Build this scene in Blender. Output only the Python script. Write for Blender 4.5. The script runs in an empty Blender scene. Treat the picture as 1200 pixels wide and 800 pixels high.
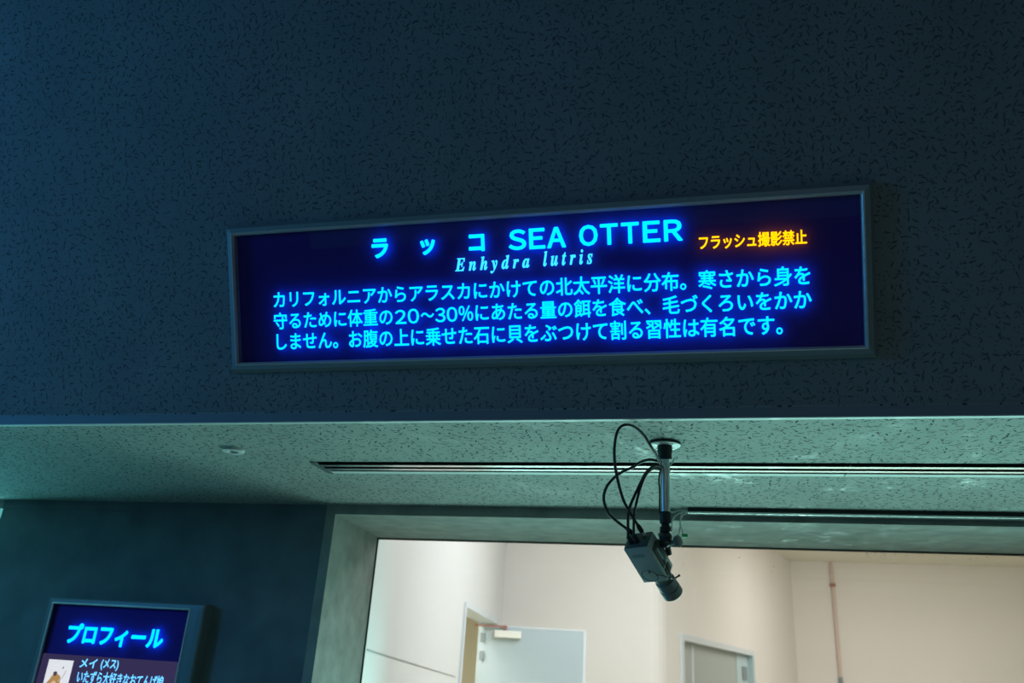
import bpy, bmesh, math, random
from mathutils import Vector, Matrix
random.seed(7)
S = bpy.context.scene
C = S.collection
PI = math.pi

# ------------------------------------------------------------------ camera, world, exposure, lights
cam_d = bpy.data.cameras.new('camera')
cam_d.sensor_width = 36.0
cam_d.lens = 970.0 / 1200.0 * 36.0
cam_d.clip_start = 0.05
cam_d.dof.use_dof = True
cam_d.dof.focus_distance = 2.95
cam_d.dof.aperture_fstop = 2.8
cam = bpy.data.objects.new('camera', cam_d)
C.objects.link(cam)
cam.matrix_world = Matrix((( 0.97281495,  0.03072868,  0.22953609, 0.0),
                           ( 0.22339239, -0.38579790, -0.89512894, 0.0),
                           ( 0.06104841,  0.92207143, -0.38217452, 1.55),
                           (0, 0, 0, 1)))
S.camera = cam

w = bpy.data.worlds.new('world'); S.world = w; w.use_nodes = True
w.node_tree.nodes['Background'].inputs[0].default_value = (0.004, 0.012, 0.02, 1)
w.node_tree.nodes['Background'].inputs[1].default_value = 1.0
S.view_settings.view_transform = 'Standard'
S.view_settings.look = 'None'
S.view_settings.exposure = 0.0
S.view_settings.gamma = 1.0
S.view_settings.use_curve_mapping = False
S.cycles.use_denoising = True
S.cycles.max_bounces = 6
S.cycles.caustics_reflective = False
S.cycles.caustics_refractive = False
S.cycles.sample_clamp_indirect = 3.0

def area(name, loc, target, sx, sy, power, col, spread=180):
    l = bpy.data.lights.new(name, 'AREA'); l.shape = 'RECTANGLE'; l.size = sx; l.size_y = sy
    l.energy = power; l.color = col; l.spread = math.radians(spread)
    o = bpy.data.objects.new(name, l); C.objects.link(o); o.location = loc
    o.rotation_euler = (Vector(target) - Vector(loc)).to_track_quat('-Z', 'Y').to_euler()
    return o

# the lit water of the tank behind the lower half of the viewing windows
area('tank_water_light', (0.9, 5.30, 0.95), (0.6, 3.4, 1.25), 5.0, 1.1, 92, (0.38, 1.0, 0.93), 140)
area('left_tank_water_light', (-6.1, 5.20, 0.95), (-5.4, 3.2, 1.5), 3.4, 1.1, 205, (0.20, 0.93, 1.0), 165)
# blue glow of the next exhibit further along the hall, to the left
area('blue_exhibit_light', (-5.7, 0.4, 2.95), (-0.6, 2.8, 2.4), 1.2, 1.2, 40, (0.05, 0.42, 1.0))
# light thrown up through the rippled water: sparse bright streaks on the soffit
def ripple(name, loc, target, power, cone):
    l = bpy.data.lights.new(name, 'SPOT'); l.energy = power; l.color = (0.55, 1.0, 0.95); l.spot_size = math.radians(cone); l.spot_blend = 0.6
    l.shadow_soft_size = 0.01; l.use_nodes = True
    nt = l.node_tree; e = nt.nodes['Emission']
    tc = nt.nodes.new('ShaderNodeTexCoord')
    n1 = nt.nodes.new('ShaderNodeTexNoise'); n1.inputs['Scale'].default_value = 14; n1.inputs['Detail'].default_value = 2; n1.inputs['Distortion'].default_value = 0.6
    n2 = nt.nodes.new('ShaderNodeTexNoise'); n2.inputs['Scale'].default_value = 95; n2.inputs['Detail'].default_value = 1; n2.inputs['Distortion'].default_value = 1.2
    r1 = nt.nodes.new('ShaderNodeMapRange'); r1.inputs['From Min'].default_value = 0.54; r1.inputs['From Max'].default_value = 0.68
    r2 = nt.nodes.new('ShaderNodeMapRange'); r2.inputs['From Min'].default_value = 0.54; r2.inputs['From Max'].default_value = 0.64
    mu = nt.nodes.new('ShaderNodeMath'); mu.operation = 'MULTIPLY'
    for n in (n1, n2): nt.links.new(tc.outputs['Normal'], n.inputs['Vector'])
    nt.links.new(n1.outputs['Fac'], r1.inputs['Value']); nt.links.new(n2.outputs['Fac'], r2.inputs['Value'])
    nt.links.new(r1.outputs[0], mu.inputs[0]); nt.links.new(r2.outputs[0], mu.inputs[1])
    nt.links.new(mu.outputs[0], e.inputs['Strength'])
    o = bpy.data.objects.new(name, l); C.objects.link(o); o.location = loc
    o.rotation_euler = (Vector(target) - Vector(loc)).to_track_quat('-Z', 'Y').to_euler()
ripple('ripple_light', (0.6, 5.3, 0.9), (0.4, 3.3, 2.4), 520, 95)
ripple('left_ripple_light', (-5.2, 5.4, 0.9), (-3.4, 3.5, 2.4), 800, 60)
# lamps of the keeper's room behind the tank
area('room_lamp_near', (0.3, 7.6, 4.0), (0.0, 7.9, 0.0), 2.5, 2.5, 178, (0.94, 0.975, 1.0))
area('room_lamp_far', (3.2, 14.0, 4.1), (3.0, 14.6, 0.0), 3.0, 3.0, 175, (1.0, 0.95, 0.89))
# dim hall lamp behind the visitor, then a broad unseen fill added for ambient
area('hall_lamp', (1.5, -3.0, 4.1), (1.0, -2.0, 0), 1.6, 0.4, 8, (1.0, 0.74, 0.66))
area('hall_fill', (0.0, -3.6, 2.2), (0.0, 2.4, 2.6), 9.0, 2.2, 4.6, (0.22, 0.78, 1.0))

# ------------------------------------------------------------------ materials
def new_mat(name):
    m = bpy.data.materials.new(name); m.use_nodes = True
    nt = m.node_tree
    return m, nt, nt.nodes['Principled BSDF']

def pmat(name, col, rough=0.5, metal=0.0, bump=0.0, bscale=200.0, var=0.0, vscale=3.0, spec=0.5):
    m, nt, b = new_mat(name)
    b.inputs['Base Color'].default_value = (*col, 1)
    b.inputs['Roughness'].default_value = rough
    b.inputs['Metallic'].default_value = metal
    b.inputs['Specular IOR Level'].default_value = spec
    tc = nt.nodes.new('ShaderNodeTexCoord')
    if var > 0:
        n = nt.nodes.new('ShaderNodeTexNoise'); n.inputs['Scale'].default_value = vscale; n.inputs['Detail'].default_value = 5
        nt.links.new(tc.outputs['Object'], n.inputs['Vector'])
        r = nt.nodes.new('ShaderNodeMapRange')
        r.inputs['From Min'].default_value = 0.3; r.inputs['From Max'].default_value = 0.7
        r.inputs['To Min'].default_value = 1 - var; r.inputs['To Max'].default_value = 1 + var * 0.4
        nt.links.new(n.outputs['Fac'], r.inputs['Value'])
        mx = nt.nodes.new('ShaderNodeMix'); mx.data_type = 'RGBA'; mx.blend_type = 'MULTIPLY'; mx.inputs[0].default_value = 1
        mx.inputs[6].default_value = (*col, 1)
        nt.links.new(r.outputs[0], mx.inputs[7])
        nt.links.new(mx.outputs[2], b.inputs['Base Color'])
    if bump > 0:
        n2 = nt.nodes.new('ShaderNodeTexNoise'); n2.inputs['Scale'].default_value = bscale; n2.inputs['Detail'].default_value = 3
        nt.links.new(tc.outputs['Object'], n2.inputs['Vector'])
        bp = nt.nodes.new('ShaderNodeBump'); bp.inputs['Strength'].default_value = bump; bp.inputs['Distance'].default_value = 0.004
        nt.links.new(n2.outputs['Fac'], bp.inputs['Height'])
        nt.links.new(bp.outputs[0], b.inputs['Normal'])
    return m

def emat(name, col, strength):
    m, nt, b = new_mat(name)
    nt.nodes.remove(b)
    e = nt.nodes.new('ShaderNodeEmission'); e.inputs[0].default_value = (*col, 1); e.inputs[1].default_value = strength
    nt.links.new(e.outputs[0], nt.nodes['Material Output'].inputs[0])
    return m

def glass_mat(name, tint, refl=1.0):
    m, nt, b = new_mat(name)
    nt.nodes.remove(b)
    t = nt.nodes.new('ShaderNodeBsdfTransparent'); t.inputs[0].default_value = (*tint, 1)
    g = nt.nodes.new('ShaderNodeBsdfGlossy'); g.inputs['Roughness'].default_value = 0.02
    f = nt.nodes.new('ShaderNodeFresnel'); f.inputs[0].default_value = 1.45
    mu = nt.nodes.new('ShaderNodeMath'); mu.operation = 'MULTIPLY'; mu.inputs[1].default_value = refl
    mx = nt.nodes.new('ShaderNodeMixShader')
    nt.links.new(f.outputs[0], mu.inputs[0]); nt.links.new(mu.outputs[0], mx.inputs[0])
    nt.links.new(t.outputs[0], mx.inputs[1]); nt.links.new(g.outputs[0], mx.inputs[2])
    nt.links.new(mx.outputs[0], nt.nodes['Material Output'].inputs[0])
    return m

def tile_mat(name, base, fleck, scale1=27.0, small=1.0):
    """fissured mineral-fibre board: short dark worm-like pits scattered at random angles (object x,y)"""
    m, nt, b = new_mat(name)
    L = nt.links.new
    b.inputs['Roughness'].default_value = 0.85
    b.inputs['Specular IOR Level'].default_value = 0.15
    tc = nt.nodes.new('ShaderNodeTexCoord')
    nz = nt.nodes.new('ShaderNodeTexNoise'); nz.inputs['Scale'].default_value = 55; nz.inputs['Detail'].default_value = 3
    L(tc.outputs['Object'], nz.inputs['Vector'])
    sub = nt.nodes.new('ShaderNodeVectorMath'); sub.operation = 'SUBTRACT'; sub.inputs[1].default_value = (.5, .5, .5)
    L(nz.outputs['Color'], sub.inputs[0])
    scl = nt.nodes.new('ShaderNodeVectorMath'); scl.operation = 'SCALE'; scl.inputs['Scale'].default_value = 0.016
    L(sub.outputs[0], scl.inputs[0])
    add = nt.nodes.new('ShaderNodeVectorMath'); add.operation = 'ADD'
    L(tc.outputs['Object'], add.inputs[0]); L(scl.outputs[0], add.inputs[1])
    masks = []
    for sc, la, lb, keep in ((scale1, 0.0140, 0.0033, 0.25), (scale1 * 1.9, 0.0055, 0.0020, 0.5)):
        v = nt.nodes.new('ShaderNodeTexVoronoi'); v.voronoi_dimensions = '2D'; v.inputs['Scale'].default_value = sc
        L(add.outputs[0], v.inputs['Vector'])
        d = nt.nodes.new('ShaderNodeVectorMath'); d.operation = 'SUBTRACT'
        L(add.outputs[0], d.inputs[0]); L(v.outputs['Position'], d.inputs[1])
        sp = nt.nodes.new('ShaderNodeSeparateColor'); L(v.outputs['Color'], sp.inputs[0])
        an = nt.nodes.new('ShaderNodeMath'); an.operation = 'MULTIPLY'; an.inputs[1].default_value = PI
        L(sp.outputs[0], an.inputs[0])
        ro = nt.nodes.new('ShaderNodeVectorRotate'); ro.rotation_type = 'Z_AXIS'
        L(d.outputs[0], ro.inputs['Vector']); L(an.outputs[0], ro.inputs['Angle'])
        mu = nt.nodes.new('ShaderNodeVectorMath'); mu.operation = 'MULTIPLY'; mu.inputs[1].default_value = (1 / (la*small), 1 / (lb*small), 0)
        L(ro.outputs[0], mu.inputs[0])
        le = nt.nodes.new('ShaderNodeVectorMath'); le.operation = 'LENGTH'; L(mu.outputs[0], le.inputs[0])
        mr = nt.nodes.new('ShaderNodeMapRange'); mr.inputs['From Min'].default_value = 0.75; mr.inputs['From Max'].default_value = 1.15
        mr.inputs['To Min'].default_value = 1; mr.inputs['To Max'].default_value = 0
        L(le.outputs['Value'], mr.inputs['Value'])
        gt = nt.nodes.new('ShaderNodeMath'); gt.operation = 'GREATER_THAN'; gt.inputs[1].default_value = keep
        L(sp.outputs[1], gt.inputs[0])
        mm = nt.nodes.new('ShaderNodeMath'); mm.operation = 'MULTIPLY'
        L(mr.outputs[0], mm.inputs[0]); L(gt.outputs[0], mm.inputs[1])
        masks.append(mm.outputs[0])
    mxm = nt.nodes.new('ShaderNodeMath'); mxm.operation = 'MAXIMUM'
    L(masks[0], mxm.inputs[0]); L(masks[1], mxm.inputs[1])
    # uneven tone
    n2 = nt.nodes.new('ShaderNodeTexNoise'); n2.inputs['Scale'].default_value = 3.0; n2.inputs['Detail'].default_value = 6
    L(tc.outputs['Object'], n2.inputs['Vector'])
    r2 = nt.nodes.new('ShaderNodeMapRange'); r2.inputs['From Min'].default_value = .3; r2.inputs['From Max'].default_value = .7
    r2.inputs['To Min'].default_value = 0.9; r2.inputs['To Max'].default_value = 1.06
    L(n2.outputs['Fac'], r2.inputs['Value'])
    tone = nt.nodes.new('ShaderNodeMix'); tone.data_type = 'RGBA'; tone.blend_type = 'MULTIPLY'; tone.inputs[0].default_value = 1
    tone.inputs[6].default_value = (*base, 1); L(r2.outputs[0], tone.inputs[7])
    mix = nt.nodes.new('ShaderNodeMix'); mix.data_type = 'RGBA'
    L(mxm.outputs[0], mix.inputs[0]); L(tone.outputs[2], mix.inputs[6]); mix.inputs[7].default_value = (*fleck, 1)
    L(mix.outputs[2], b.inputs['Base Color'])
    bp = nt.nodes.new('ShaderNodeBump'); bp.inputs['Strength'].default_value = 0.6; bp.inputs['Distance'].default_value = 0.003; bp.invert = True
    L(mxm.outputs[0], bp.inputs['Height']); L(bp.outputs[0], b.inputs['Normal'])
    return m

M = {}
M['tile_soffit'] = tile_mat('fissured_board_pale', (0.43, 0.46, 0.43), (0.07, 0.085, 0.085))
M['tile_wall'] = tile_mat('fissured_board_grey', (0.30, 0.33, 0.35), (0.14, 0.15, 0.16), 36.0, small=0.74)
M['fascia'] = pmat('painted_trim_grey', (0.30, 0.34, 0.37), 0.6)
M['render_wall'] = pmat('rough_render_dark', (0.21, 0.25, 0.27), 0.9, bump=0.6, bscale=160, var=0.2, vscale=5, spec=0.15)
M['band'] = pmat('weathered_grey_band', (0.40, 0.41, 0.37), 0.85, bump=0.3, bscale=140, var=0.2, vscale=8, spec=0.15)
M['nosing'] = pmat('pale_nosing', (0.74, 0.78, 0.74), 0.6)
M['plaster'] = pmat('window_plaster', (0.40, 0.42, 0.39), 0.85, bump=0.4, bscale=120, var=0.22, vscale=9, spec=0.2)
M['dark_gap'] = pmat('dark_void', (0.012, 0.016, 0.018), 0.9)  # near-black; on plenum and webs it paints the shade inside the slot
M['slot_metal'] = pmat('slot_aluminium', (0.70, 0.69, 0.68), 0.25, 0.75)
M['batten_white'] = pmat('glossy_white_batten', (0.85, 0.84, 0.84), 0.2, 0.9)
M['sign_frame'] = pmat('satin_grey_frame', (0.34, 0.40, 0.42), 0.42, 0.2)
M['panel_frame'] = pmat('dark_satin_frame', (0.22, 0.25, 0.26), 0.45, 0.2)
M['chrome'] = pmat('polished_bezel', (0.90, 0.88, 0.87), 0.30, 0.35, bump=0.25, bscale=22)
M['backing'] = pmat('sign_backing', (0.13, 0.065, 0.52), 0.9, spec=0.0)
M['sign_glass'] = glass_mat('sign_front_glass', (0.97, 0.97, 0.98), 0.55)
M['cyan'] = emat('lit_cyan_letters', (0.0, 1.10, 3.8), 1.0)
M['cyan_soft'] = emat('lit_pale_cyan_letters', (0.06, 1.05, 2.2), 1.0)
M['cyan_pale'] = emat('lit_icy_letters', (0.25, 1.0, 1.9), 1.0)
M['yellow'] = emat('lit_yellow_letters', (2.3, 0.98, 0.0), 1.0)
M['white_pic'] = emat('lit_white_picture', (0.92, 0.95, 1.0), 0.95)
M['pic_brown'] = emat('lit_tan_picture_colour', (0.50, 0.29, 0.10), 1.0)
M['pic_pale'] = emat('lit_pale_picture_colour', (0.80, 0.56, 0.40), 1.0)
M['pic_dark'] = emat('lit_dark_picture_colour', (0.10, 0.07, 0.09), 1.0)
M['pic_grey'] = emat('lit_grey_picture_colour', (0.55, 0.52, 0.55), 1.0)
M['caption'] = emat('lit_caption_band', (0.040, 0.033, 0.095), 1.0)
M['white_plastic'] = pmat('white_plastic', (0.86, 0.86, 0.82), 0.45)
M['black_plastic'] = pmat('black_plastic', (0.015, 0.017, 0.02), 0.5)
M['black_rubber'] = pmat('black_cable', (0.018, 0.02, 0.022), 0.45)
M['pole'] = pmat('pale_painted_pole', (0.66, 0.67, 0.66), 0.3, 0.45)
M['cam_grey'] = pmat('camera_housing', (0.46, 0.50, 0.48), 0.5, 0.1)
M['cam_dark'] = pmat('camera_dark_housing', (0.22, 0.23, 0.22), 0.5)
M['cam_panel'] = pmat('camera_side_panel', (0.08, 0.09, 0.09), 0.5)
M['steel'] = pmat('steel', (0.6, 0.6, 0.6), 0.3, 0.9)
M['tie'] = pmat('clear_tie', (0.7, 0.75, 0.72), 0.4)
M['green'] = pmat('green_connector', (0.01, 0.42, 0.13), 0.5)
M['spots'] = pmat('dried_spray', (0.8, 0.8, 0.78), 0.5)
M['gasket'] = pmat('sealant', (0.03, 0.03, 0.02), 0.7)
M['window_glass'] = glass_mat('window_glass', (0.97, 0.985, 0.98), 0.7)
M['wall_cool'] = pmat('white_wall_paint', (0.74, 0.74, 0.745), 0.7, var=0.03, vscale=0.8)
M['wall_warm'] = pmat('cream_wall_paint', (0.84, 0.80, 0.775), 0.7, var=0.03, vscale=0.8)
M['ceil_room'] = pmat('cream_ceiling', (0.78, 0.77, 0.68), 0.8)
M['door_paint'] = pmat('grey_blue_door_paint', (0.44, 0.53, 0.58), 0.45)
M['door_grey'] = pmat('grey_door_paint', (0.42, 0.46, 0.45), 0.5)
M['door_frame'] = pmat('pale_door_frame', (0.68, 0.73, 0.78), 0.45)
M['jamb_blue'] = pmat('pale_blue_jamb', (0.50, 0.64, 0.68), 0.45)
M['beige'] = pmat('beige_corridor', (0.62, 0.58, 0.44), 0.8)
M['red_arm'] = pmat('rusty_arm', (0.36, 0.16, 0.12), 0.6)
M['pink_pipe'] = pmat('pink_primed_pipe', (0.70, 0.55, 0.49), 0.6)
M['hall_dark'] = pmat('dark_hall_paint', (0.06, 0.07, 0.08), 0.8)
M['hall_floor'] = pmat('hall_floor', (0.30, 0.31, 0.30), 0.7)
M['hinge'] = pmat('dark_hinge', (0.26, 0.31, 0.33), 0.4, 0.2)

# ------------------------------------------------------------------ mesh helpers
def bm_new(): return bmesh.new()

def box(bm, lo, hi, bev=0.0):
    x0, y0, z0 = lo; x1, y1, z1 = hi
    vs = [bm.verts.new(p) for p in ((x0,y0,z0),(x1,y0,z0),(x1,y1,z0),(x0,y1,z0),(x0,y0,z1),(x1,y0,z1),(x1,y1,z1),(x0,y1,z1))]
    fs = [bm.faces.new([vs[i] for i in q]) for q in ((3,2,1,0),(4,5,6,7),(0,1,5,4),(1,2,6,5),(2,3,7,6),(3,0,4,7))]
    if bev > 0:
        es = list({e for f in fs for e in f.edges})
        bmesh.ops.bevel(bm, geom=es, offset=bev, segments=2, profile=0.6, affect='EDGES')
    return bm

def obox(bm, o, ax, sz, bev=0.0):
    """box from corner o along three unit axes ax with sizes sz"""
    b2 = bmesh.new(); box(b2, (0,0,0), sz, bev)
    mt = Matrix.Identity(4)
    for i in range(3):
        for j in range(3): mt[j][i] = ax[i][j]
        mt[i][3] = o[i]
    b2.transform(mt)
    if mt.determinant() < 0: bmesh.ops.reverse_faces(b2, faces=b2.faces)
    me = bpy.data.meshes.new('tmp'); b2.to_mesh(me); b2.free(); bm.from_mesh(me); bpy.data.meshes.remove(me)
    return bm

def prism(bm, poly, z0, z1):
    """poly: xy list counter-clockwise"""
    a = [bm.verts.new((x, y, z0)) for x, y in poly]; b = [bm.verts.new((x, y, z1)) for x, y in poly]
    n = len(poly)
    bm.faces.new(a[::-1]); bm.faces.new(b)
    for i in range(n):
        bm.faces.new((a[i], a[(i+1) % n], b[(i+1) % n], b[i]))
    return bm

def frame_of(d):
    d = Vector(d).normalized(); up = Vector((0,0,1)) if abs(d.z) < 0.9 else Vector((1,0,0))
    u = d.cross(up).normalized(); v = d.cross(u)
    return d, u, v

def lathe(bm, o, d, prof, seg=32, cap=True):
    """rings (r, t) around axis o + d*t"""
    o = Vector(o); d, u, v = frame_of(d); rings = []
    for r, t in prof:
        rings.append([bm.verts.new(o + d*t + (u*math.cos(2*PI*k/seg) + v*math.sin(2*PI*k/seg))*r) for k in range(seg)])
    for a, b in zip(rings, rings[1:]):
        for k in range(seg):
            bm.faces.new((a[k], a[(k+1) % seg], b[(k+1) % seg], b[k]))
    if cap:
        bm.faces.new(rings[0][::-1]); bm.faces.new(rings[-1])
    bmesh.ops.recalc_face_normals(bm, faces=bm.faces)
    return bm

def smooth_pts(pts, sub=6):
    P = [Vector(p) for p in pts]; out = []
    for i in range(len(P)-1):
        p0 = P[max(i-1,0)]; p1 = P[i]; p2 = P[i+1]; p3 = P[min(i+2,len(P)-1)]
        for k in range(sub):
            t = k/sub
            out.append(0.5*((2*p1) + (-p0+p2)*t + (2*p0-5*p1+4*p2-p3)*t*t + (-p0+3*p1-3*p2+p3)*t**3))
    out.append(P[-1]); return out

def tube(bm, pts, r, seg=10, sm=True, close=False):
    P = smooth_pts(pts) if sm else [Vector(p) for p in pts]
    rings = []; prev = None
    for i, p in enumerate(P):
        t = (P[min(i+1,len(P)-1)] - P[max(i-1,0)]).normalized()
        if prev is None: _, u, _ = frame_of(t)
        else:
            u = (prev - t*prev.dot(t)).normalized()
        prev = u; v = t.cross(u)
        rr = r(i/(len(P)-1)) if callable(r) else r
        rings.append([bm.verts.new(p + (u*math.cos(2*PI*k/seg)+v*math.sin(2*PI*k/seg))*rr) for k in range(seg)])
    for a, b in zip(rings, rings[1:]):
        for k in range(seg): bm.faces.new((a[k], a[(k+1)%seg], b[(k+1)%seg], b[k]))
    bm.faces.new(rings[0][::-1]); bm.faces.new(rings[-1])
    bmesh.ops.recalc_face_normals(bm, faces=bm.faces)
    return bm

def obj(name, bm, mat, parent=None, smooth=False, loc=None, rot=None):
    me = bpy.data.meshes.new(name); bm.to_mesh(me); bm.free()
    me.materials.append(mat)
    if smooth:
        for p in me.polygons: p.use_smooth = True
        try: me.set_sharp_from_angle(angle=math.radians(40))
        except Exception: pass
    o = bpy.data.objects.new(name, me); C.objects.link(o)
    if parent: o.parent = parent
    if loc: o.location = loc
    if rot: o.rotation_euler = rot
    return o

def struct(name, bm, mat, parent=None, **k):
    o = obj(name, bm, mat, parent, **k)
    if not parent: o['kind'] = 'structure'
    return o

def thing(name, label, cat, loc, rot=(0,0,0), group=None):
    o = bpy.data.objects.new(name, None); C.objects.link(o); o.empty_display_size = 0.1
    o.location = loc; o.rotation_euler = rot; o['label'] = label; o['category'] = cat
    if group: o['group'] = group
    return o

def text_into(bm, body, u0, u1, v0, v1, weight=0.0, z=0.0, rows=None, italic=0.0):
    """flat letters fitted so that the ink fills the given rectangle"""
    cu = bpy.data.curves.new('t', 'FONT'); cu.body = body; cu.size = 1.0; cu.resolution_u = 3
    cu.shear = italic
    o = bpy.data.objects.new('t', cu); C.objects.link(o)
    dg = bpy.context.evaluated_depsgraph_get(); dg.update()
    me = bpy.data.meshes.new_from_object(o.evaluated_get(dg))
    xs = [v.co.x for v in me.vertices]; ys = [v.co.y for v in me.vertices]
    a, b, c, d = min(xs), max(xs), min(ys), max(ys)
    h = weight
    for v in me.vertices:
        v.co = (u0+h + (v.co.x-a)/(b-a)*(u1-u0-2*h), v0+h + (v.co.y-c)/(d-c)*(v1-v0-2*h), z)
    if h > 0:                                   # round, heavier stroke: a narrow round-ended rim along every outline edge
        t2 = bmesh.new(); t2.from_mesh(me)
        bmesh.ops.remove_doubles(t2, verts=t2.verts, dist=h*0.05)
        segs = [(e.verts[0].co.copy(), e.verts[1].co.copy()) for e in t2.edges if len(e.link_faces) == 1]
        t2.free()
        for p, q in segs:
            dx, dy = q.x-p.x, q.y-p.y; l = math.hypot(dx, dy)
            if l < 1e-7: continue
            an = math.atan2(dy, dx); vs = []
            for cx, k0 in ((q, -PI/2), (p, PI/2)):
                for k in range(4):
                    t = an + k0 + PI*k/3
                    vs.append(bm.verts.new((cx.x+h*math.cos(t), cx.y+h*math.sin(t), z)))
            bm.faces.new(vs)
    bm.from_mesh(me)
    bpy.data.objects.remove(o); bpy.data.curves.remove(cu); bpy.data.meshes.remove(me)
    return bm

def ring_frame(bm, u0, u1, v0, v1, prof):
    """mitred rectangular frame: prof = list of (inset, height)"""
    loops = []
    for ins, h in prof:
        loops.append([bm.verts.new(p) for p in ((u0+ins, v0+ins, h), (u1-ins, v0+ins, h), (u1-ins, v1-ins, h), (u0+ins, v1-ins, h))])
    for a, b in zip(loops, loops[1:]):
        for k in range(4): bm.faces.new((a[k], a[(k+1)%4], b[(k+1)%4], b[k]))
    bmesh.ops.recalc_face_normals(bm, faces=bm.faces)
    return bm

# ------------------------------------------------------------------ setting: hall
SOF = 2.40
struct('floor', box(bm_new(), (-9.5, -6.2, -0.2), (7.2, 4.3, 0.0)), M['hall_floor'])
struct('ceiling', box(bm_new(), (-9.5, -6.2, 4.3), (7.2, 2.9, 4.5)), M['hall_dark'])
struct('wall_back', box(bm_new(), (-9.5, -6.4, 0.0), (7.2, -6.2, 4.3)), M['hall_dark'])
struct('wall_left', box(bm_new(), (-9.7, -6.2, 0.0), (-9.5, 4.2, 4.3)), M['hall_dark'])
struct('wall_right', box(bm_new(), (7.2, -6.2, 0.0), (7.4, 4.2, 4.3)), M['hall_dark'])

# leaning header wall over the soffit: tilts out towards the visitor at the top
TILT = math.radians(114)
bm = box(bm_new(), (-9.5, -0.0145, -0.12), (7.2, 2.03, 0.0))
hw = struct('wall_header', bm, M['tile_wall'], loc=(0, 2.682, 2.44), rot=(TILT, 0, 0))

# vertical lip strip under the header wall
struct('trim_1', box(bm_new(), (-9.5, 2.68, 2.4005), (7.2, 2.76, 2.4335)), M['fascia'])

# soffit slab with a long slot cut out for the air diffuser
SX0, SY0, SY1 = -1.722, 3.262, 3.466
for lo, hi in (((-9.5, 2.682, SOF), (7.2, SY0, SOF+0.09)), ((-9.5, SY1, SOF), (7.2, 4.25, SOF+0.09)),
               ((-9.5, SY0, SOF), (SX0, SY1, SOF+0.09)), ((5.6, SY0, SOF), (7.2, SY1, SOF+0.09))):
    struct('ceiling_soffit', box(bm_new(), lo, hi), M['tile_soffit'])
# edge trim along the soffit front, paled to carry the lit edge's highlight
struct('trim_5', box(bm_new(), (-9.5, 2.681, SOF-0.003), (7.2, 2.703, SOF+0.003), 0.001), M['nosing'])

# beam above the viewing windows
struct('wall_beam', box(bm_new(), (-9.5, 4.2, 2.348), (7.2, 4.96, 2.8)), M['plaster'])
# band around the window opening
bm = bm_new()
box(bm, (-2.057, 4.188, 2.348), (6.3, 4.2, 2.3995))
box(bm, (-2.057, 4.188, 0.0), (-2.002, 4.2, 2.348))
struct('trim_2', bm, M['band'])

# pier between the two windows (splayed reveals)
prism_bm = prism(bm_new(), [(-4.19, 4.2), (-2.058, 4.2), (-2.058, 4.96), (-4.14, 4.96)], 0.0, 2.348)
struct('wall_pier', prism_bm, M['render_wall'])
box_bm = box(bm_new(), (-4.19, 4.192, 2.348), (-2.058, 4.2, 2.3995))
struct('trim_3', box_bm, M['render_wall'])
bm = prism(bm_new(), [(-2.058, 4.2), (-2.002, 4.2), (-2.05, 4.935), (-2.05, 4.96), (-2.058, 4.96)], 0.0, 2.348)
struct('wall_reveal', bm, M['plaster'])
struct('wall_pier_left', prism(bm_new(), [(-9.5, 4.2), (-8.2, 4.2), (-8.25, 4.96), (-9.5, 4.96)], 0.0, 2.348), M['render_wall'])
struct('wall_pier_right', prism(bm_new(), [(6.3, 4.2), (7.2, 4.2), (7.2, 4.96), (6.35, 4.96)], 0.0, 2.348), M['render_wall'])
struct('wall_sill', box(bm_new(), (-2.05, 4.2, 0.0), (6.3, 4.96, 0.35)), M['plaster'])
struct('wall_sill_left', box(bm_new(), (-8.2, 4.2, 0.0), (-4.2, 4.96, 0.35)), M['plaster'])

# ------------------------------------------------------------------ setting: viewing windows
bm = box(bm_new(), (-2.05, 4.94, 0.35), (6.3, 4.958, 2.348))
win = struct('window_1', bm, M['window_glass'])
bm = bm_new()
box(bm, (-2.05, 4.930, 2.341), (6.3, 4.961, 2.348))
box(bm, (-2.05, 4.932, 0.35), (-2.043, 4.94, 2.341))
obj('window_seal', bm, M['gasket'], win)
bm = bm_new()
for i in range(150):
    px = random.uniform(0.75, 1.8) if i < 120 else random.uniform(-1.2, 1.8)
    pz = 2.338 - abs(random.gauss(0, 0.02)) - (0.0 if i < 120 else random.uniform(0, 0.12)); pr = random.uniform(0.0012, 0.003)
    lathe(bm, (px, 4.9398, pz), (0, -1, 0), [(pr, 0), (pr*0.7, pr*0.4)], 6)
sp_ = obj('water_spots', bm, M['spots'], win); sp_['kind'] = 'stuff'
struct('window_2', box(bm_new(), (-8.2, 4.94, 0.35), (-4.19, 4.958, 2.348)), M['window_glass'])

# ------------------------------------------------------------------ setting: keeper's room behind the tank
FL = 0.0; RC = 4.2
def wall_run(name, mat, p0, p1, z0, z1, th, side=1, opening=None):
    """straight wall from p0 to p1 (xy); thickness th on the left of travel if side=1; opening = (s0, s1, top)"""
    p0 = Vector((*p0, 0)); p1 = Vector((*p1, 0)); d = (p1-p0).normalized(); n = Vector((-d.y, d.x, 0)) * side
    L = (p1-p0).length; up = Vector((0,0,1))
    bm = bm_new()
    parts = [(0, L, z0, z1)] if not opening else [(0, opening[0], z0, z1), (opening[1], L, z0, z1), (opening[0], opening[1], opening[2], z1)]
    for s0, s1, a, b in parts:
        obox(bm, p0 + d*s0 + up*a, (d, n, up), (s1-s0, th, b-a))
    bmesh.ops.recalc_face_normals(bm, faces=bm.faces)
    return struct(name, bm, mat), p0, d, n

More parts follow.
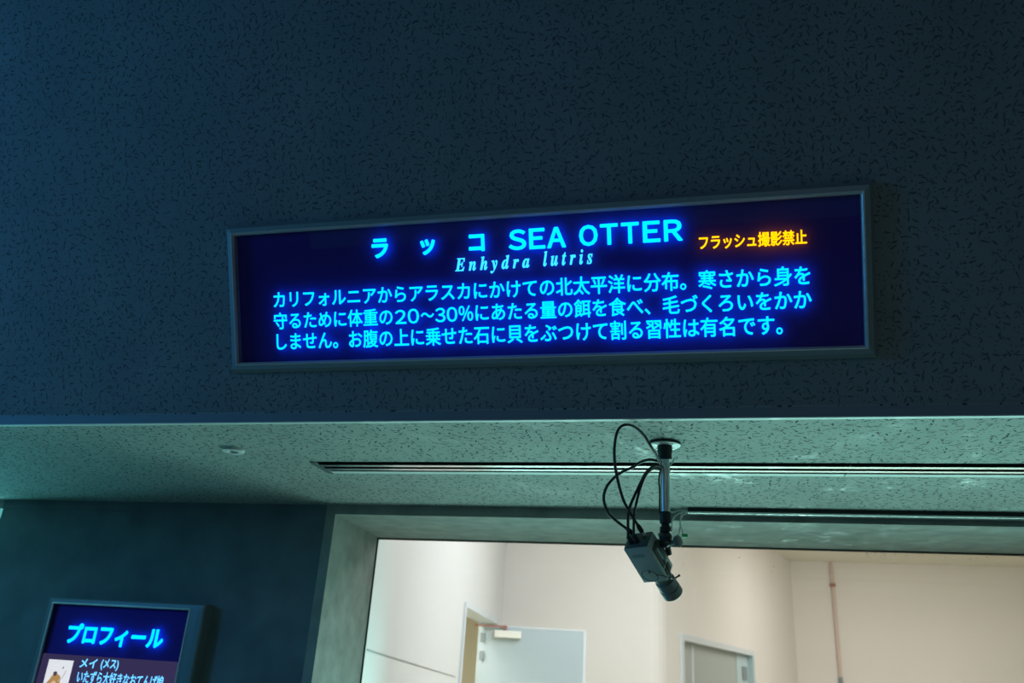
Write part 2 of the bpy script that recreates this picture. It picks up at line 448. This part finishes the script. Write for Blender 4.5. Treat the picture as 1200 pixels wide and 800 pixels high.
PA0 = (-2.0625, 4.975); PA1 = (-2.682, 10.876); PD1 = (-0.80, 10.876); PB0 = (-0.610, 11.02); PC0 = (1.4932, 17.9385)
_, a0, ad, an = wall_run('wall_keeper_left', M['wall_cool'], PA0, PA1, FL, RC, 0.20, 1, (3.211, 5.430, 2.245))
struct('wall_keeper_back', box(bm_new(), (-2.96, 10.876, FL), (-0.80, 11.10, RC)), M['wall_warm'])
# soft rounded corner between back wall and side wall
poly = [(-0.80, 11.10), (-0.80, 10.876), (-0.745, 10.882), (-0.695, 10.905), (-0.65, 10.95), (-0.610, 11.02), (-0.80, 11.10)]
struct('wall_keeper_corner', prism(bm_new(), poly[:-1], FL, RC), M['wall_warm'])
Bd = (Vector((*PC0, 0)) - Vector((*PB0, 0))).normalized()
def sB(x, y): return (Vector((x, y, 0)) - Vector((*PB0, 0))).dot(Bd)
b_s0, b_s1 = sB(-0.4584, 11.5223) + 0.03, sB(0.547, 14.8277)
_, b0, bd, bn = wall_run('wall_keeper_side', M['wall_warm'], PB0, PC0, FL, RC, 0.25, 1, (b_s0, b_s1, 2.262))
struct('wall_keeper_far', box(bm_new(), (1.2, 17.9385, FL), (8.2, 18.14, RC)), M['wall_warm'])
struct('wall_keeper_right', box(bm_new(), (8.0, 4.96, FL), (8.2, 17.94, RC)), M['wall_warm'])
struct('wall_keeper_front', box(bm_new(), (-2.05, 4.962, 2.40), (8.0, 5.06, RC)), M['wall_cool'])
struct('ceiling_keeper', box(bm_new(), (-3.4, 4.962, RC), (8.2, 18.14, RC+0.15)), M['ceil_room'])
struct('floor_keeper', box(bm_new(), (-5.0, 4.962, -0.2), (8.2, 18.14, 0.0)), M['beige'])

# door 1: open leaf in the left wall
def A_pt(s, off, z): return a0 + ad*s + an*off + Vector((0, 0, z))     # off > 0 goes into the wall
up = Vector((0, 0, 1))
bm = bm_new(); ft = 0.055
s0, s1, top = 3.211, 5.430, 2.245
for (sa, sb, za, zb) in ((s0-0.035, s0+0.02, FL, top+0.03), (s0+0.02, s1-0.02, top-0.02, top+0.03)):
    obox(bm, A_pt(sa, -0.025, za), (ad, an, up), (sb-sa, 0.23, zb-za), 0.004)
bmesh.ops.recalc_face_normals(bm, faces=bm.faces)
d1 = struct('door_1', bm, M['door_frame'])
obj('jamb', obox(bm_new(), A_pt(s1-0.02, -0.025, FL), (ad, an, up), (0.055, 0.23, top+0.03), 0.004), M['door_paint'], d1)
# leaf, hinged on the far jamb, standing open across the room
L0 = Vector((-2.555, 9.54, 0)); L1 = Vector((-1.417, 9.72, 0)); ld = (L1-L0).normalized(); ln = Vector((-ld.y, ld.x, 0)); LT = 2.155
ll = (L1-L0).length
leaf = obj('door_leaf', obox(bm_new(), L0+up*0.02, (ld, ln, up), (ll, 0.045, LT-0.02), 0.003), M['door_paint'], d1)
bm = bm_new()   # pale steel edging of the leaf
obox(bm, L0 + ld*(ll-0.028) - ln*0.004 + up*0.02, (ld, ln, up), (0.03, 0.052, LT-0.02), 0.002)
obox(bm, L0 - ln*0.004 + up*(LT-0.012), (ld, ln, up), (ll, 0.052, 0.016), 0.002)
obj('edge_strip', bm, M['door_frame'], leaf)
bm = obox(bm_new(), L0 + ld*0.13 - ln*0.055 + up*(LT-0.125), (ld, ln, up), (0.30, 0.055, 0.075), 0.008)
clo = obj('door_closer', bm, M['white_plastic'], d1)
bm = bm_new()
obox(bm, L0 + ld*0.235 - ln*0.05 + up*(LT-0.05), (ld, ln, up), (0.03, 0.03, 0.055), 0.003)
obox(bm, L0 + ld*-0.10 - ln*0.045 + up*(LT-0.018), (ld, ln, up), (0.36, 0.02, 0.02), 0.003)
obj('closer_arm', bm, M['red_arm'], clo)
for z in (1.97, 1.78, 0.4):
    obj('hinge', obox(bm_new(), L0 - ld*0.030 - ln*0.012 + up*z, (ld, ln, up), (0.055, 0.02, 0.10), 0.004), M['hinge'], d1)
# beige corridor seen through the door
bm = bm_new()
obox(bm, A_pt(2.2, 1.6, FL), (ad, an, up), (5.5, 0.1, 2.9))
obox(bm, A_pt(2.2, 0.285, FL), (ad, an, up), (0.1, 1.3, 2.9))
obox(bm, A_pt(7.0, 0.285, FL), (ad, an, up), (0.1, 1.3, 2.9))
obox(bm, A_pt(2.2, 0.285, 2.9), (ad, an, up), (5.0, 1.4, 0.1))
bmesh.ops.recalc_face_normals(bm, faces=bm.faces)
struct('wall_corridor', bm, M['beige'])
area('corridor_lamp', tuple(A_pt(4.0, 0.95, 2.85)), tuple(A_pt(4.0, 0.95, 0)), 0.8, 0.8, 75, (1.0, 0.97, 0.88))

# seam strip along the left wall
q0 = Vector((-2.0665, 5.02, 1.697)); q1 = Vector((-2.3757, 7.9581, 1.591)); qd = (q1-q0).normalized()
qn = -an; qu = qd.cross(qn).normalized()
bm = obox(bm_new(), q0 - qn*0.001, (qd, qn, qu), ((q1-q0).length, 0.006, 0.008))
bmesh.ops.recalc_face_normals(bm, faces=bm.faces)
struct('trim_4', bm, pmat('seam_grey', (0.42, 0.43, 0.43), 0.7))

# door 2: closed grey door in the side wall
def B_pt(s, off, z): return b0 + bd*s + bn*off + Vector((0, 0, z))
bm = bm_new(); top = 2.262
for (sa, sb, za, zb) in ((b_s0-0.05, b_s0+0.05, FL, top+0.03), (b_s0+0.05, b_s1+0.05, top-0.045, top+0.03)):
    obox(bm, B_pt(sa, -0.03, za), (bd, bn, up), (sb-sa, 0.17, zb-za), 0.005)
bmesh.ops.recalc_face_normals(bm, faces=bm.faces)
d2 = struct('door_2', bm, M['door_frame'])
dl2 = obj('door_leaf', obox(bm_new(), B_pt(b_s0+0.05, 0.07, FL), (bd, bn, up), (b_s1-b_s0-0.1, 0.05, top-0.05), 0.003), M['door_grey'], d2)
obj('meeting_strip', obox(bm_new(), B_pt(b_s0+0.62, 0.062, FL), (bd, bn, up), (0.06, 0.012, top-0.06), 0.002), M['door_frame'], dl2)
jm = obj('jamb', obox(bm_new(), B_pt(b_s1-0.06, -0.03, FL), (bd, bn, up), (0.10, 0.17, top-0.045), 0.004), M['jamb_blue'], d2)
obj('jamb_plate', obox(bm_new(), B_pt(b_s1-0.70, 0.058, FL), (bd, bn, up), (0.63, 0.014, top-0.06), 0.003), M['jamb_blue'], d2)
obj('hinge', obox(bm_new(), B_pt(b_s1-0.42, 0.04, 1.84), (bd, bn, up), (0.24, 0.022, 0.20), 0.004), M['hinge'], d2)

# pink pipe down the far wall
pp = thing('wall_pipe', 'slim pinkish pipe running down the cream far wall, clipped near its top', 'pipe', (2.262, 17.90, FL))
obj('pipe_run', lathe(bm_new(), (0, 0, 2.06), (0, 0, 1), [(0.032, 0), (0.032, RC-2.06)], 14), M['pink_pipe'], pp, True)
obj('pipe_clip', box(bm_new(), (-0.05, -0.045, 3.72-FL), (0.05, 0.038, 3.78-FL), 0.01), M['red_arm'], pp)
obj('pipe_foot', lathe(bm_new(), (0, 0, 0), (0, 0, 1), [(0.04, 0), (0.04, 2.06)], 14), M['hinge'], pp, True)

# ------------------------------------------------------------------ illuminated information sign
sg = thing('illuminated_sign', 'long black sign with glowing cyan Japanese text about the sea otter in grey frame', 'sign', (0, 2.682, 2.44), (TILT, 0, 0))
U0, U1, V0, V1 = -1.7515, 0.5225, 0.1475, 0.7035
obj('frame', ring_frame(bm_new(), U0, U1, V0, V1, [(0, -0.002), (0, 0.004), (0.014, 0.030), (0.030, 0.032), (0.030, 0.012)]), M['sign_frame'], sg)
obj('bezel', ring_frame(bm_new(), U0+0.0295, U1-0.0295, V0+0.0295, V1-0.0295, [(0, 0.010), (0, 0.0335), (0.002, 0.0352), (0.0050, 0.0345), (0.0066, 0.031), (0.0105, 0.0265), (0.0105, 0.004)]), M['chrome'], sg, True)
a, b, c, d = U0+0.036, U1-0.036, V0+0.036, V1-0.036
obj('backing_panel', box(bm_new(), (a, c, 0.0005), (b, d, 0.0025)), M['backing'], sg)
obj('front_glass', box(bm_new(), (a, c, 0.0245), (b, d, 0.0265)), M['sign_glass'], sg)
Z = 0.0238
for ch, qa, qb, qc, qd_ in (('ラ', -1.164, -1.100, 0.5485, 0.619), ('ッ', -0.980, -0.924, 0.550, 0.606), ('コ', -0.801, -0.743, 0.5525, 0.613)):
    obj('kana_letter', text_into(bm_new(), ch, qa, qb, qc, qd_, 0.0034, Z), M['cyan'], sg)
for word in ((('Ｓ', -.6577, -.5947), ('Ｅ', -.5853, -.5284), ('Ａ', -.5225, -.4571)),
             (('Ｏ', -.4117, -.3480), ('Ｔ', -.3401, -.2797), ('Ｔ', -.2697, -.2100), ('Ｅ', -.1981, -.1402), ('Ｒ', -.1290, -.0682))):
    bm = bm_new()
    for ch, qa, qb in word: text_into(bm, ch, qa, qb, 0.5490, 0.6205, 0.0026, Z)
    obj('english_lettering', bm, M['cyan'], sg)
for body, qa, qb, qc, qe in (('𝑬 𝒏 𝒉 𝒚 𝒅 𝒓 𝒂', -0.8535, -0.586, 0.4735, 0.5345), ('𝒍 𝒖 𝒕 𝒓 𝒊 𝒔', -0.5385, -0.368, 0.4880, 0.5405)):
    obj('latin_lettering', text_into(bm_new(), body, qa, qb, qc, qe, 0.0009, Z), M['cyan_soft'], sg)
WT = 0.0011
LINE2 = (('２', -1.0839, -1.0419, 0.3100, 0.3606), ('０', -1.0363, -0.9937, 0.3098, 0.3629), ('～', -0.9871, -0.9375, 0.3291, 0.3472),
         ('３', -0.9331, -0.8952, 0.3108, 0.3619), ('０', -0.8907, -0.8512, 0.3107, 0.3632), ('％', -0.8467, -0.7935, 0.3118, 0.3656))
NI = -0.7856
bm = bm_new()
text_into(bm, 'カリフォルニアからアラスカにかけての北太平洋に分布。寒さから身を', -1.5605, 0.326, 0.385, 0.4485, WT, Z)
obj('body_lettering', bm, M['cyan'], sg)
bm = bm_new()
text_into(bm, '守るために体重の', -1.5625, -1.0935, 0.3065, 0.3690, WT, Z)
for ch, qa, qb, qc, qd_ in LINE2: text_into(bm, ch, qa, qb, qc, qd_, WT, Z)
text_into(bm, 'にあたる量の餌を食べ、毛づくろいをかか', NI, 0.328, 0.3085, 0.371, WT, Z)
obj('body_lettering', bm, M['cyan'], sg)
bm = bm_new()
text_into(bm, 'しません。お腹の上に乗せた石に貝をぶつけて割る習性は有名です。', -1.5545, 0.237, 0.229, 0.294, WT, Z)
obj('body_lettering', bm, M['cyan'], sg)
obj('warning_lettering', text_into(bm_new(), 'フラッシュ撮影禁止', -0.0165, 0.319, 0.515, 0.5625, 0.0010, Z), M['yellow'], sg)

# ------------------------------------------------------------------ profile display on the pier
pd = thing('profile_display', 'smaller lit panel with cyan heading and otter picture on the dark pier', 'sign', (0, 4.2, 0.0), (PI/2, 0, 0))
X0, X1, Z0, Z1 = -3.627, -2.640, 0.62, 1.846
obj('housing', ring_frame(bm_new(), X0, X1, Z0, Z1, [(0, 0.0), (0, 0.072), (0.008, 0.080), (0.036, 0.082), (0.036, 0.062)]), M['panel_frame'], pd)
# right-hand stile is broader
obj('bezel', ring_frame(bm_new(), X0+0.034, X1-0.083, Z0+0.034, Z1-0.026, [(0, 0.079), (0, 0.0845), (0.004, 0.0865), (0.009, 0.0845), (0.009, 0.076)]), M['chrome'], pd, True)
obj('stile', box(bm_new(), (X1-0.084, Z0+0.034, 0.055), (X1-0.034, Z1-0.034, 0.0815), 0.002), M['panel_frame'], pd)
obj('backing_panel', box(bm_new(), (X0+0.036, Z0+0.036, 0.050), (X1-0.088, Z1-0.03, 0.054)), M['backing'], pd)
obj('front_glass', box(bm_new(), (X0+0.040, Z0+0.040, 0.0785), (X1-0.090, Z1-0.032, 0.0800)), M['sign_glass'], pd)
Z = 0.0775
bm = bm_new(); text_into(bm, 'プロフィール', -3.452, -2.853, 1.607, 1.716, 0.0045, Z); obj('heading_lettering', bm, M['cyan'], pd)
bm = bm_new()
text_into(bm, 'メイ', -3.326, -3.222, 1.494, 1.541, 0.0012, Z)
text_into(bm, '(メス)', -3.196, -3.088, 1.488, 1.545, 0.0012, Z)
text_into(bm, 'いたずら大好きなおてんば娘', -3.324, -2.800, 1.418, 1.481, 0.0010, Z)
obj('caption_lettering', bm, M['cyan_pale'], pd)
obj('caption_band', box(bm_new(), (X0+0.042, Z0+0.045, 0.060), (-2.740, 1.553, 0.0625)), M['caption'], pd)
pic = obj('picture', box(bm_new(), (-3.5255, 1.16, 0.0745), (-3.371, 1.525, 0.0765)), M['white_pic'], pd)
def blob(bm, cx, cy, rx, ry, rot=0, z=0.0769, n=20, k=0.0):
    vs = []
    for i in range(n):
        t = 2*PI*i/n; q = 1 + k*math.sin(3*t)
        x, y = rx*q*math.cos(t), ry*q*math.sin(t)
        vs.append(bm.verts.new((cx + x*math.cos(rot)-y*math.sin(rot), cy + x*math.sin(rot)+y*math.cos(rot), z)))
    bm.faces.new(vs); return bm
bm = blob(bm_new(), -3.462, 1.405, 0.034, 0.055, -0.3, 0.0768, k=0.08); blob(bm, -3.475, 1.40, 0.045, 0.03, 0.9, 0.07685)
obj('animal_body', bm, M['pic_brown'], pic)
obj('animal_belly', blob(bm_new(), -3.462, 1.385, 0.020, 0.036, 0, 0.0771), M['pic_pale'], pic)
bm = blob(bm_new(), -3.4655, 1.4555, 0.0125, 0.012, 0, 0.0772, k=0.06)
obj('animal_head', bm, M['pic_dark'], pic)
obj('speck', blob(bm_new(), -3.424, 1.487, 0.0035, 0.006, -0.4, 0.0772), M['pic_dark'], pic)
bm = bm_new(); tube(bm, [(-3.435, 1.42, 0.0768), (-3.415, 1.44, 0.0768), (-3.402, 1.475, 0.0768)], 0.0028, 6); obj('curved_stroke', bm, M['pic_grey'], pic)

# ------------------------------------------------------------------ air slot diffuser in the soffit
sd = thing('slot_diffuser', 'long pale aluminium air slot set flush into the fissured soffit', 'air vent', (SX0, SY0, SOF))
LX = 5.6 - SX0
obj('plenum', box(bm_new(), (0.003, 0.003, 0.055), (LX-0.005, SY1-SY0-0.003, 0.07)), M['dark_gap'], sd)
bm = bm_new()
box(bm, (0.001, 0.001, 0.001), (LX-0.01, 0.006, 0.054)); obj('plenum_side', bm, M['dark_gap'], sd)
bm = bm_new(); box(bm, (0.003, SY1-SY0-0.042, -0.003), (LX-0.01, SY1-SY0-0.003, 0.03)); obj('edge_flange', bm, M['nosing'], sd)
for (ya, yb) in ((0.033, 0.060), (0.097, 0.121)):
    obj('slot_shade_web', box(bm_new(), (0.034, ya-0.001, -0.006), (LX-0.02, yb-0.004, 0.03)), M['dark_gap'], sd)  # black fronts put the unlit sides of the bars into colour
    obj('slot_bar', box(bm_new(), (0.034, ya, -0.0070), (LX-0.02, yb, -0.0064)), M['slot_metal'], sd)
obj('end_cap', box(bm_new(), (0.003, 0.003, -0.005), (0.035, SY1-SY0-0.003, 0.012), 0.001), M['slot_metal'], sd)
obj('joint_plate', box(bm_new(), (2.235, 0.010, -0.0045), (2.238, SY1-SY0-0.01, -0.002)), M['dark_gap'], sd)

# ------------------------------------------------------------------ round ceiling fitting
cf = thing('ceiling_fitting', 'small round white fitting with a dark centre on the soffit', 'ceiling fitting', (-1.9725, 3.062, SOF))
obj('rim', lathe(bm_new(), (0, 0, 0), (0, 0, -1), [(0.046, 0), (0.046, 0.010), (0.044, 0.012), (0.024, 0.0125), (0.020, 0.004)], 36), M['white_plastic'], cf, True)
obj('core', lathe(bm_new(), (0, 0, -0.004), (0, 0, -1), [(0.0215, 0), (0.0215, 0.002), (0.009, 0.007)], 24), M['cam_dark'], cf, True)

# ------------------------------------------------------------------ LED batten at the back of the soffit
lb = thing('light_batten', 'black linear batten with pale underside fixed at the back of the soffit', 'light batten', (-0.118, 4.12, SOF))
obj('housing', box(bm_new(), (0, 0, -0.018), (5.9, 0.062, 0.0)), M['black_plastic'], lb)
obj('diffuser', box(bm_new(), (0, 0.002, -0.028), (5.9, 0.060, -0.018), 0.002), M['batten_white'], lb)
def rel(pts, o): return [tuple(p[i]-o[i] for i in range(3)) for p in pts]
LBO = (-0.118, 4.12, SOF)
for pts in ([(-0.114, 4.13, 2.383), (-0.143, 4.13, 2.378), (-0.172, 4.13, 2.365), (-0.188, 4.13, 2.344), (-0.197, 4.13, 2.311), (-0.193, 4.13, 2.286)],
            [(-0.11, 4.14, 2.387), (-0.139, 4.14, 2.386), (-0.151, 4.14, 2.361), (-0.156, 4.14, 2.32), (-0.161, 4.14, 2.287), (-0.169, 4.14, 2.254)],
            [(-0.118, 4.145, 2.378), (-0.143, 4.145, 2.366), (-0.156, 4.145, 2.328), (-0.143, 4.145, 2.275)],
            [(-0.11, 4.15, 2.392), (-0.159, 4.15, 2.391), (-0.192, 4.15, 2.382), (-0.24, 4.15, 2.391)]):
    obj('wire', tube(bm_new(), rel(pts, LBO), 0.0035, 6), M['tie'], lb, True)
obj('connector', box(bm_new(), (-0.031, 0.015, -0.141), (-0.003, 0.033, -0.125), 0.003), M['green'], lb)

# ------------------------------------------------------------------ security camera on its drop pole
CO = Vector((-0.1631, 2.9828, SOF))
sc = thing('security_camera', 'grey box camera with black cables hanging from a pole under the soffit', 'security camera', CO)
obj('flange_shade_disc', lathe(bm_new(), (0, 0, 0), (0, 0, -1), [(0.058, 0), (0.058, 0.0085)], 40), M['black_plastic'], sc, True)  # black disc added as the shaded upright edge of the flange
bm = lathe(bm_new(), (0, 0, -0.0085), (0, 0, -1), [(0.057, 0), (0.057, 0.0015), (0.054, 0.0035)], 40)
fl = obj('ceiling_flange', bm, M['white_plastic'], sc, True)
for k in range(4):
    t = PI/4 + k*PI/2
    obj('screw', lathe(bm_new(), (0.042*math.cos(t), 0.042*math.sin(t), -0.011), (0, 0, -1), [(0.005, 0), (0.004, 0.004)], 10), M['steel'], fl)
obj('upper_collar', lathe(bm_new(), (0, 0, -0.011), (0, 0, -1), [(0.027, 0), (0.027, 0.022), (0.025, 0.030), (0.025, 0.046), (0.022, 0.052)], 28), M['black_plastic'], sc, True)
obj('pole', lathe(bm_new(), (0, 0, -0.06), (0, 0, -1), [(0.0165, 0), (0.0165, 0.21)], 28), M['pole'], sc, True)
obj('lower_collar', lathe(bm_new(), (0, 0, -0.252), (0, 0, -1), [(0.019, 0), (0.0205, 0.004), (0.0205, 0.040), (0.015, 0.046), (0.015, 0.052), (0.0205, 0.054), (0.0205, 0.070), (0.014, 0.074)], 28), M['black_plastic'], sc, True)
W1 = Vector((0.3799, 0.7091, -0.594)).normalized(); W2 = Vector((0.2219, 0.5535, 0.8027)).normalized(); W3 = Vector((-0.8981, 0.4367, -0.053)).normalized()
W2 = (W2 - W1*W2.dot(W1)).normalized(); W3 = (W3 - W1*W3.dot(W1) - W2*W3.dot(W2)).normalized()
K0 = Vector((-0.2232, 2.9418, 2.0182)) - CO; b1, b2, b3 = 0.1637, 0.0753, 0.0967
def K(s, t, r): return K0 + W1*s + W2*t + W3*r
# bracket: ball joint, arm, foot on top of the housing
bm = bm_new()
lathe(bm, (0, 0, -0.322), (0, 0, -1), [(0.010, 0), (0.020, 0.008), (0.023, 0.020), (0.020, 0.032), (0.010, 0.040)], 24)
tube(bm, [Vector((0, 0, -0.345)), Vector((0.002, 0.012, -0.36)), K(0.075, b2+0.012, 0.012), K(0.085, b2, 0.03)], 0.013, 12)
obox(bm, K(0.045, b2, 0.004), (W1, W2, W3), (0.085, 0.014, 0.06), 0.004)
tube(bm, [K(0.03, b2+0.02, -0.012), K(0.07, b2+0.012, -0.014), K(0.115, b2+0.004, -0.008)], lambda t: 0.014-0.005*t, 12)
obj('bracket', bm, M['black_plastic'], sc, True)
bm = bm_new()
kn = Vector((0.037, -0.01, -0.357))
lathe(bm, kn, Vector((0.75, -0.62, 0.1)), [(0.008, -0.03), (0.008, 0.0), (0.020, 0.002), (0.021, 0.010), (0.017, 0.013)], 24)
obj('clamp_knob', bm, M['cam_dark'], sc, True)
# housing
hs = obj('housing', obox(bm_new(), K0, (W1, W2, W3), (b1, b2, b3), 0.003), M['cam_grey'], sc, True)
bm = obox(bm_new(), K(0.028, 0.016, -0.0035), (W1, W2, W3), (0.088, b2-0.030, 0.006), 0.002)
sp = obj('side_panel', bm, M['cam_panel'], sc, True)
obj('panel_label', obox(bm_new(), K(0.045, 0.032, -0.0047), (W1, W2, W3), (0.050, 0.010, 0.002)), M['cam_grey'], sp)
obj('side_vent', obox(bm_new(), K(0.128, 0.016, -0.003), (W1, W2, W3), (0.028, b2-0.034, 0.005), 0.002), M['cam_panel'], sc, True)
obj('rear_plate', obox(bm_new(), K(-0.004, 0.003, 0.003), (W1, W2, W3), (0.006, b2-0.006, b3-0.006), 0.002), M['cam_panel'], sc, True)
obj('plate_label', obox(bm_new(), K(0.030, -0.0012, 0.030), (W1, W2, W3), (0.014, 0.002, 0.048)), pmat('sticker_grey', (0.26, 0.33, 0.31), 0.5), hs)
obj('mount_screw', lathe(bm_new(), K(0.115, 0, 0.050), -W2, [(0.005, 0), (0.004, 0.003)], 12), M['cam_panel'], hs)
# connectors on the rear
for (t, r, col) in ((0.050, 0.024, 'steel'), (0.046, 0.060, 'black_plastic'), (0.026, 0.070, 'black_plastic'), (0.026, 0.048, 'black_plastic')):
    obj('connector', lathe(bm_new(), K(0, t, r), -W1, [(0.0095, 0.0), (0.0095, 0.016), (0.0075, 0.018), (0.0075, 0.032), (0.0055, 0.034)], 16), M[col], sc, True)
# lens
lo = K(b1, b2*0.50, b3*0.5) - W3*0.010
obj('lens_mount', lathe(bm_new(), lo, W1, [(0.034, -0.002), (0.034, 0.016), (0.030, 0.018), (0.030, 0.034)], 32), M['cam_dark'], sc, True)
ln_ = obj('lens', lathe(bm_new(), lo, W1, [(0.031, 0.030), (0.0365, 0.033), (0.0365, 0.062), (0.0345, 0.064), (0.0345, 0.067), (0.0375, 0.069), (0.0385, 0.098), (0.036, 0.101), (0.031, 0.101), (0.024, 0.090)], 40), M['cam_dark'], sc, True)
obj('focus_lever', lathe(bm_new(), lo + W1*0.048, (W2*0.8 - W3).normalized(), [(0.003, 0.034), (0.003, 0.050), (0.0045, 0.051), (0.0045, 0.056)], 10), M['black_plastic'], ln_)
# thin lens lead looping over the underside
ctr = K(0.122, -0.012, 0.048); lp = []
for k in range(25):
    t = 2*PI*k/24 + 0.3
    lp.append(ctr + W1*0.027*math.cos(t) + W3*0.031*math.sin(t) + W2*0.003*math.sin(t))
bm = tube(bm_new(), lp, 0.0016, 6, sm=False)
tube(bm, [lp[16], K(0.135, -0.006, 0.0), K(0.16, 0.01, -0.004), lo + W1*0.03 - W3*0.036], 0.0018, 6)
tube(bm, [K(0.10, 0.035, -0.004), K(0.135, 0.02, -0.012), K(0.165, 0.012, -0.006), lo + W1*0.028 - W3*0.028 - W2*0.016], 0.0018, 6)
obj('lens_lead', bm, M['black_rubber'], sc, True)
# cables from the pole to the rear of the housing
def plug(t, r): return tuple(K(-0.030, t, r))
cables = [
 [(-0.011,-0.031,-0.091),(-0.022,-0.091,-0.076),(-0.036,-0.150,-0.060),(-0.059,-0.210,-0.032),(-0.085,-0.258,-0.018),(-0.108,-0.287,-0.018),(-0.127,-0.299,-0.027),(-0.142,-0.293,-0.048),(-0.153,-0.263,-0.092),(-0.154,-0.215,-0.151),(-0.138,-0.144,-0.231),(-0.116,-0.085,-0.275), plug(0.050, 0.024)],
 [(-0.011,-0.035,-0.081),(-0.047,-0.080,-0.084),(-0.077,-0.115,-0.101),(-0.104,-0.140,-0.127),(-0.138,-0.160,-0.149),(-0.163,-0.169,-0.171),(-0.189,-0.164,-0.201),(-0.202,-0.142,-0.238),(-0.191,-0.105,-0.277),(-0.167,-0.067,-0.299), plug(0.046, 0.060)],
 [(-0.008,-0.028,-0.097),(-0.033,-0.082,-0.107),(-0.059,-0.119,-0.141),(-0.078,-0.134,-0.184),(-0.099,-0.130,-0.228),(-0.115,-0.109,-0.259),(-0.125,-0.069,-0.293), plug(0.026, 0.070)],
 [(-0.014,-0.027,-0.103),(-0.038,-0.087,-0.118),(-0.058,-0.127,-0.149),(-0.075,-0.136,-0.193),(-0.091,-0.116,-0.242),(-0.104,-0.073,-0.284), plug(0.026, 0.048)]]
for i, pts in enumerate(cables):
    cb = obj('cable', tube(bm_new(), pts, 0.0052 if i != 3 else 0.0045, 10), M['black_rubber'], sc, True)
    p = Vector(pts[-1]); q = (p - Vector(pts[-2])).normalized()
    if i < 2: obj('strain_relief', lathe(bm_new(), p - q*0.030, q, [(0.006, 0), (0.0085, 0.012), (0.0085, 0.032)], 14), M['black_plastic'], cb, True)
obj('lead', tube(bm_new(), [(-0.011,-0.022,-0.093),(-0.021,-0.012,-0.133),(-0.0195,-0.004,-0.175),(-0.0195,-0.008,-0.223),(-0.018,-0.012,-0.262)], 0.0030, 8), M['black_rubber'], sc, True)
bm = bm_new()
for zz in (-0.088, -0.101): lathe(bm, (0, 0, zz), (0, 0, -1), [(0.0175, 0), (0.0185, 0.001), (0.0185, 0.004), (0.0175, 0.005)], 20, cap=False)
tube(bm, [(0.016, -0.008, -0.088), (0.030, -0.02, -0.075), (0.034, -0.022, -0.062)], 0.0022, 6)
tube(bm, [(-0.012, -0.030, -0.100), (-0.022, -0.038, -0.112)], 0.0022, 6, sm=False)
obj('cable_tie', bm, M['tie'], sc, True)
